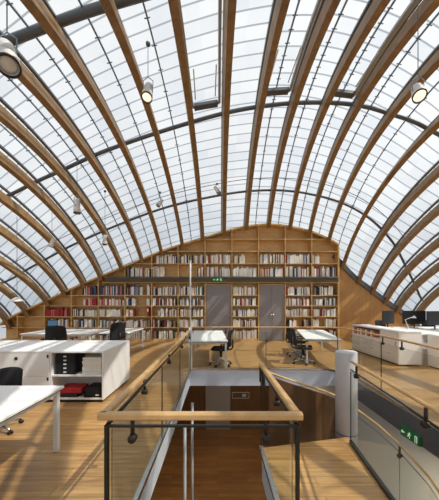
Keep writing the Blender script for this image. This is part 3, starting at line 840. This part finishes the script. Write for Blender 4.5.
for i, c in enumerate(cols):
    o = bpy.data.objects.new('file_box', book_mesh(c)); COL.objects.link(o)
    o.scale = (.09, .30, .20); o.rotation_euler = (0, 0, -PI/2); o.location = (4.95, 7.35+2.5-.02-i*.105, .646)
    tag(o, '%s file, %s from the far end of the open shelf in the right-hand cabinet' % (c, ORD[i+1]), 'file', 'files in the right-hand cabinet')
t = thing('workstation_desk', 'broad white desk behind the right-hand cabinet carrying black computer screens', 'desk', (5.60, 7.45, 0))
MB().bbox(0, 3.0, 0, 2.3, .84, .88, .005).build('top', M['white'], t)
for x in (.03, 2.91):
    for y in (.03, 2.21): MB().bbox(x, x+.06, y, y+.06, 0, .84, .005).build('leg', M['whitem'], t)
MB().box(.10, 2.90, .06, .08, .45, .838).build('modesty_panel', M['white'], t)
t = thing('side_cabinet', 'small white cabinet at the right edge with a dark open slot', 'cabinet', (5.72, 6.92, 0))
MB().bbox(-.01, 1.3, -.01, .45, .85, .88, .004).build('top', M['white'], t)
MB().box(0, .025, 0, .45, .03, .85).build('side_panel', M['white'], t); MB().box(1.265, 1.29, 0, .45, .03, .85).build('side_panel', M['white'], t)
MB().box(.025, 1.265, .43, .45, .03, .85).build('rear_panel', M['blackp'], t); MB().box(.025, 1.265, 0, .43, .62, .64).build('shelf', M['white'], t); MB().bbox(.028, 1.262, 0, .02, .04, .62, .003).build('door', M['white'], t)
MB().box(.02, 1.27, .03, .42, 0, .03).build('plinth', M['blackp'], t); MB().box(.025, 1.265, .06, .42, .66, .72).build('slot_lining', M['blackp'], t)

def monitor(label, loc, rz, w=.70, h=.46, face='blackp', group='black computer screens'):
    t = thing('monitor', label, 'computer screen', loc, rz, group)
    MB().bbox(-.12, .12, -.09, .09, 0, .015, .005).build('foot', M['blackp'], t)
    MB().tube([(0, .02, .015), (0, .03, .22)], .022, 8).build('stand', M['blackp'], t)
    MB().bbox(-w/2, w/2, -.01, .018, .13, .13+h, .006).build('screen_case', M['blackp'], t)
    MB().box(-w/2+.02, w/2-.02, -.013, -.0105, .15, .11+h).build('screen_face', M[face], t)
    return t
for lab, x, y, rz in (('black screen nearest the timber end wall on the right-hand desk', 5.90, 9.35, .5), ('black screen beside the white desk lamp on the right-hand desk', 6.75, 9.3, 2.9),
                      ('black screen second from the right edge on the right-hand desk', 7.05, 8.75, .2), ('black screen at the right edge of the picture on the right-hand desk', 7.12, 8.05, 2.6)):
    monitor(lab, (x, y, .8805), rz)
monitor('black screen with lit blue face on the far left desk', (-5.85, 9.55, .7405), .45, .32, .26, 'screen', None)
t = thing('desk_lamp', 'white angled desk lamp standing among the black screens at right', 'desk lamp', (6.32, 8.95, .8805))
MB().lathe([(.001, 0), (.09, 0), (.09, .015), (.001, .02)], n=16).build('base', M['whitem'], t)
MB().tube([(0, 0, .02), (-.12, 0, .30), (.16, 0, .40)], .012, 6).build('arm', M['whitem'], t)
MB().lathe([(.02, .05), (.07, -.03), (.065, -.03), (.015, .045), (.02, .05)], (.18, 0, .38), 14, cap=False).build('shade', M['whitem'], t)
for lab, x, y, rz in (('black chair standing between the screens and the sloping glass at far right', 7.9, 10.1, 2.6), ('black chair behind the right-hand cabinet, half hidden by the desk lamp', 6.3, 10.2, 3.3)):
    c = copy_tree(c0); c.scale = (1, 1, 1.08); c.location = (x, y, 0); c.rotation_euler = (0, 0, rz); c['label'] = lab

# ------------------------------------------------------------------ hanging lamps
def hit_roof(x, y):
    # height of the rib surface above (x,y)
    return arch_z(x, y)
def spot(label, x, y, z, r, ln, tilt, lit, group='hanging cylindrical spotlights'):
    """cylindrical spotlight on a cable; z = body centre; tilt = (rx, ry)"""
    t = thing('hanging_spotlight', label, 'hanging lamp', (x, y, z), 0, group)
    rot = Matrix.Rotation(tilt[0], 3, 'X') @ Matrix.Rotation(tilt[1], 3, 'Y')
    MB().lathe([(.001, ln/2), (r*.75, ln/2), (r*.8, ln*.42), (r*.8, ln*.1), (r*.88, ln*.08), (r*.88, ln*.02), (r*.8, 0), (r*.84, -ln*.12), (r, -ln*.16), (r, -ln*.5), (r*.9, -ln*.5), (r*.86, -ln*.40), (.001, -ln*.40)], n=24, mat=rot).build('body', M['whitem'], t)
    MB().lathe([(r*1.03, -ln*.46), (r*1.03, -ln*.52), (r*.86, -ln*.52), (r*.86, -ln*.46), (r*1.03, -ln*.46)], n=24, mat=rot, cap=False).build('rim', M['blackp'], t)
    MB().lathe([(r*.86, -ln*.40), (r*.6, -ln*.44), (.001, -ln*.45)], n=24, mat=rot).build('lens', M['lens'] if lit else M['lensoff'], t)
    if lit:
        l = bpy.data.lights.new('lamp_light', 'SPOT'); lo = bpy.data.objects.new('lamp_light', l); COL.objects.link(lo)
        l.energy = 50; l.spot_size = 2.4; l.spot_blend = 1.; l.shadow_soft_size = r*.8; l.color = (1, .93, .82)
        lo.parent = t; lo.location = rot @ Vector((0, 0, -ln*.56)); lo.rotation_euler = rot.to_euler()
    m = MB()
    for s in (-1, 1): m.tube([rot @ Vector((s*r*.9, 0, -.02)), Vector((s*r*.95, 0, ln*.55)), Vector((0, 0, ln*.75))], r*.07, 6)
    m.build('yoke', M['steel'], t)
    top = hit_roof(x, y)-z
    MB().tube([(0, 0, ln*.72), (0, 0, top)], max(.006, r*.05), 6).build('cable', M['bar'], t)
    MB().lathe([(.001, top-.05), (.04, top-.05), (.045, top), (.001, top+.01)], n=12).build('ceiling_rose', M['bar'], t)
spot('large white cylindrical spotlight hanging at the top left corner', px3(7, 3.0), 3.0, 4.45, .115, .36, (-.35, -.35), False)
spot('lit white spotlight hanging at upper left, second from the left corner', px3(148, 5.4), 5.4, EH+(304-92)/FPX*5.4, .105, .40, (-.45, 0), True)
spot('lit white spotlight hanging at the upper right', px3(418, 4.2), 4.2, EH+(304-92)/FPX*4.2, .095, .34, (-.6, .25), True)
spot('small white spotlight hanging at mid left, below the halfway purlin', px3(77, 8.2), 8.2, EH+(304-206)/FPX*8.2, .10, .44, (0, 0), False)
spot('small white spotlight hanging low at left, in front of lowest purlin', px3(105, 9.6), 9.6, EH+(304-240)/FPX*9.6, .085, .34, (0, .1), False)
spot('tiny white spotlight hanging left of the middle ribs by lowest purlin', px3(160, 10.2), 10.2, EH+(304-203)/FPX*10.2, .08, .3, (-.3, .5), False)
spot('tiny white spotlight hanging beside the middle overhead rib by lowest purlin', px3(217, 10.4), 10.4, EH+(304-190)/FPX*10.4, .08, .34, (-.3, -.5), False)
spot('tiny white spotlight hanging at far left above the blue screen desk', px3(52, 9.8), 9.8, EH+(304-243)/FPX*9.8, .08, .3, (.0, .4), False)
x, y, z = px3(17, 9.8), 9.8, EH+(304-303)/FPX*9.8+.05
t = thing('pendant_lamp', 'broad white pendant lamp hanging at the lower left near the bookcase end', 'hanging lamp', (x, y, z))
MB().lathe([(.03, .16), (.06, .15), (.24, .02), (.25, 0), (.235, 0), (.05, .13), (.03, .14), (.03, .16)], n=24, cap=False).build('shade', M['whitem'], t)
MB().tube([(0, 0, .14), (0, 0, hit_roof(x, y)-z)], .008, 6).build('cable', M['bar'], t)

# ------------------------------------------------------------------ light
w = bpy.data.worlds.new('sky'); SC.world = w; w.use_nodes = True
N, L = w.node_tree.nodes, w.node_tree.links
bg = N['Background']; tc = N.new('ShaderNodeTexCoord')
nz = N.new('ShaderNodeTexNoise'); nz.inputs['Scale'].default_value = 3.2; nz.inputs['Detail'].default_value = 7; nz.inputs['Roughness'].default_value = .62
L.new(tc.outputs['Generated'], nz.inputs['Vector'])
cr = N.new('ShaderNodeValToRGB'); e = cr.color_ramp.elements
e[0].position = .34; e[0].color = (.74, .81, .92, 1); e[1].position = .62; e[1].color = (1.04, 1.05, 1.06, 1)
L.new(nz.outputs['Fac'], cr.inputs[0])
# a band of broken grey cloud low over the horizon
sx = N.new('ShaderNodeSeparateXYZ'); L.new(tc.outputs['Generated'], sx.inputs[0])
nz2 = N.new('ShaderNodeTexNoise'); nz2.inputs['Scale'].default_value = 9; nz2.inputs['Detail'].default_value = 5
L.new(tc.outputs['Generated'], nz2.inputs['Vector'])
cr2 = N.new('ShaderNodeValToRGB'); e = cr2.color_ramp.elements
e[0].position = .38; e[0].color = (.62, .68, .75, 1); e[1].position = .6; e[1].color = (.92, .96, 1.0, 1)
L.new(nz2.outputs['Fac'], cr2.inputs[0])
mr = N.new('ShaderNodeMapRange'); mr.inputs['From Min'].default_value = .10; mr.inputs['From Max'].default_value = .42
L.new(sx.outputs[2], mr.inputs['Value'])
mx = N.new('ShaderNodeMix'); mx.data_type = 'RGBA'
L.new(mr.outputs[0], mx.inputs[0]); L.new(cr2.outputs[0], mx.inputs[6]); L.new(cr.outputs[0], mx.inputs[7])
L.new(mx.outputs[2], bg.inputs['Color']); bg.inputs['Strength'].default_value = .66
sun = bpy.data.lights.new('sun', 'SUN'); so = bpy.data.objects.new('sun', sun); COL.objects.link(so)
sun.energy = 4.5; sun.angle = .01; sun.color = (1., .93, .82)
so.rotation_euler = Vector((-.55, .22, -.80)).to_track_quat('-Z', 'Y').to_euler()
# warm area lights added unseen under the slab to brighten the lower storey
for x, y, en in ((-.2, 9.0, 30), (-2.5, 6.0, 20), (1.8, 9.6, 22), (1.9, 3.0, 90), (1.9, .6, 60)):
    l = bpy.data.lights.new('lower_fill', 'AREA'); o = bpy.data.objects.new('lower_fill', l); COL.objects.link(o)
    l.size = .5; l.energy = en; l.color = (1, .84, .62); o.location = (x, y, -.45)

SC.view_settings.view_transform = 'Standard'; SC.view_settings.look = 'None'; SC.view_settings.gamma = 1; SC.view_settings.use_curve_mapping = False
SC.view_settings.exposure = .22
SC.cycles.max_bounces = 10; SC.cycles.transparent_max_bounces = 24; SC.cycles.diffuse_bounces = 5; SC.cycles.caustics_reflective = False; SC.cycles.caustics_refractive = False
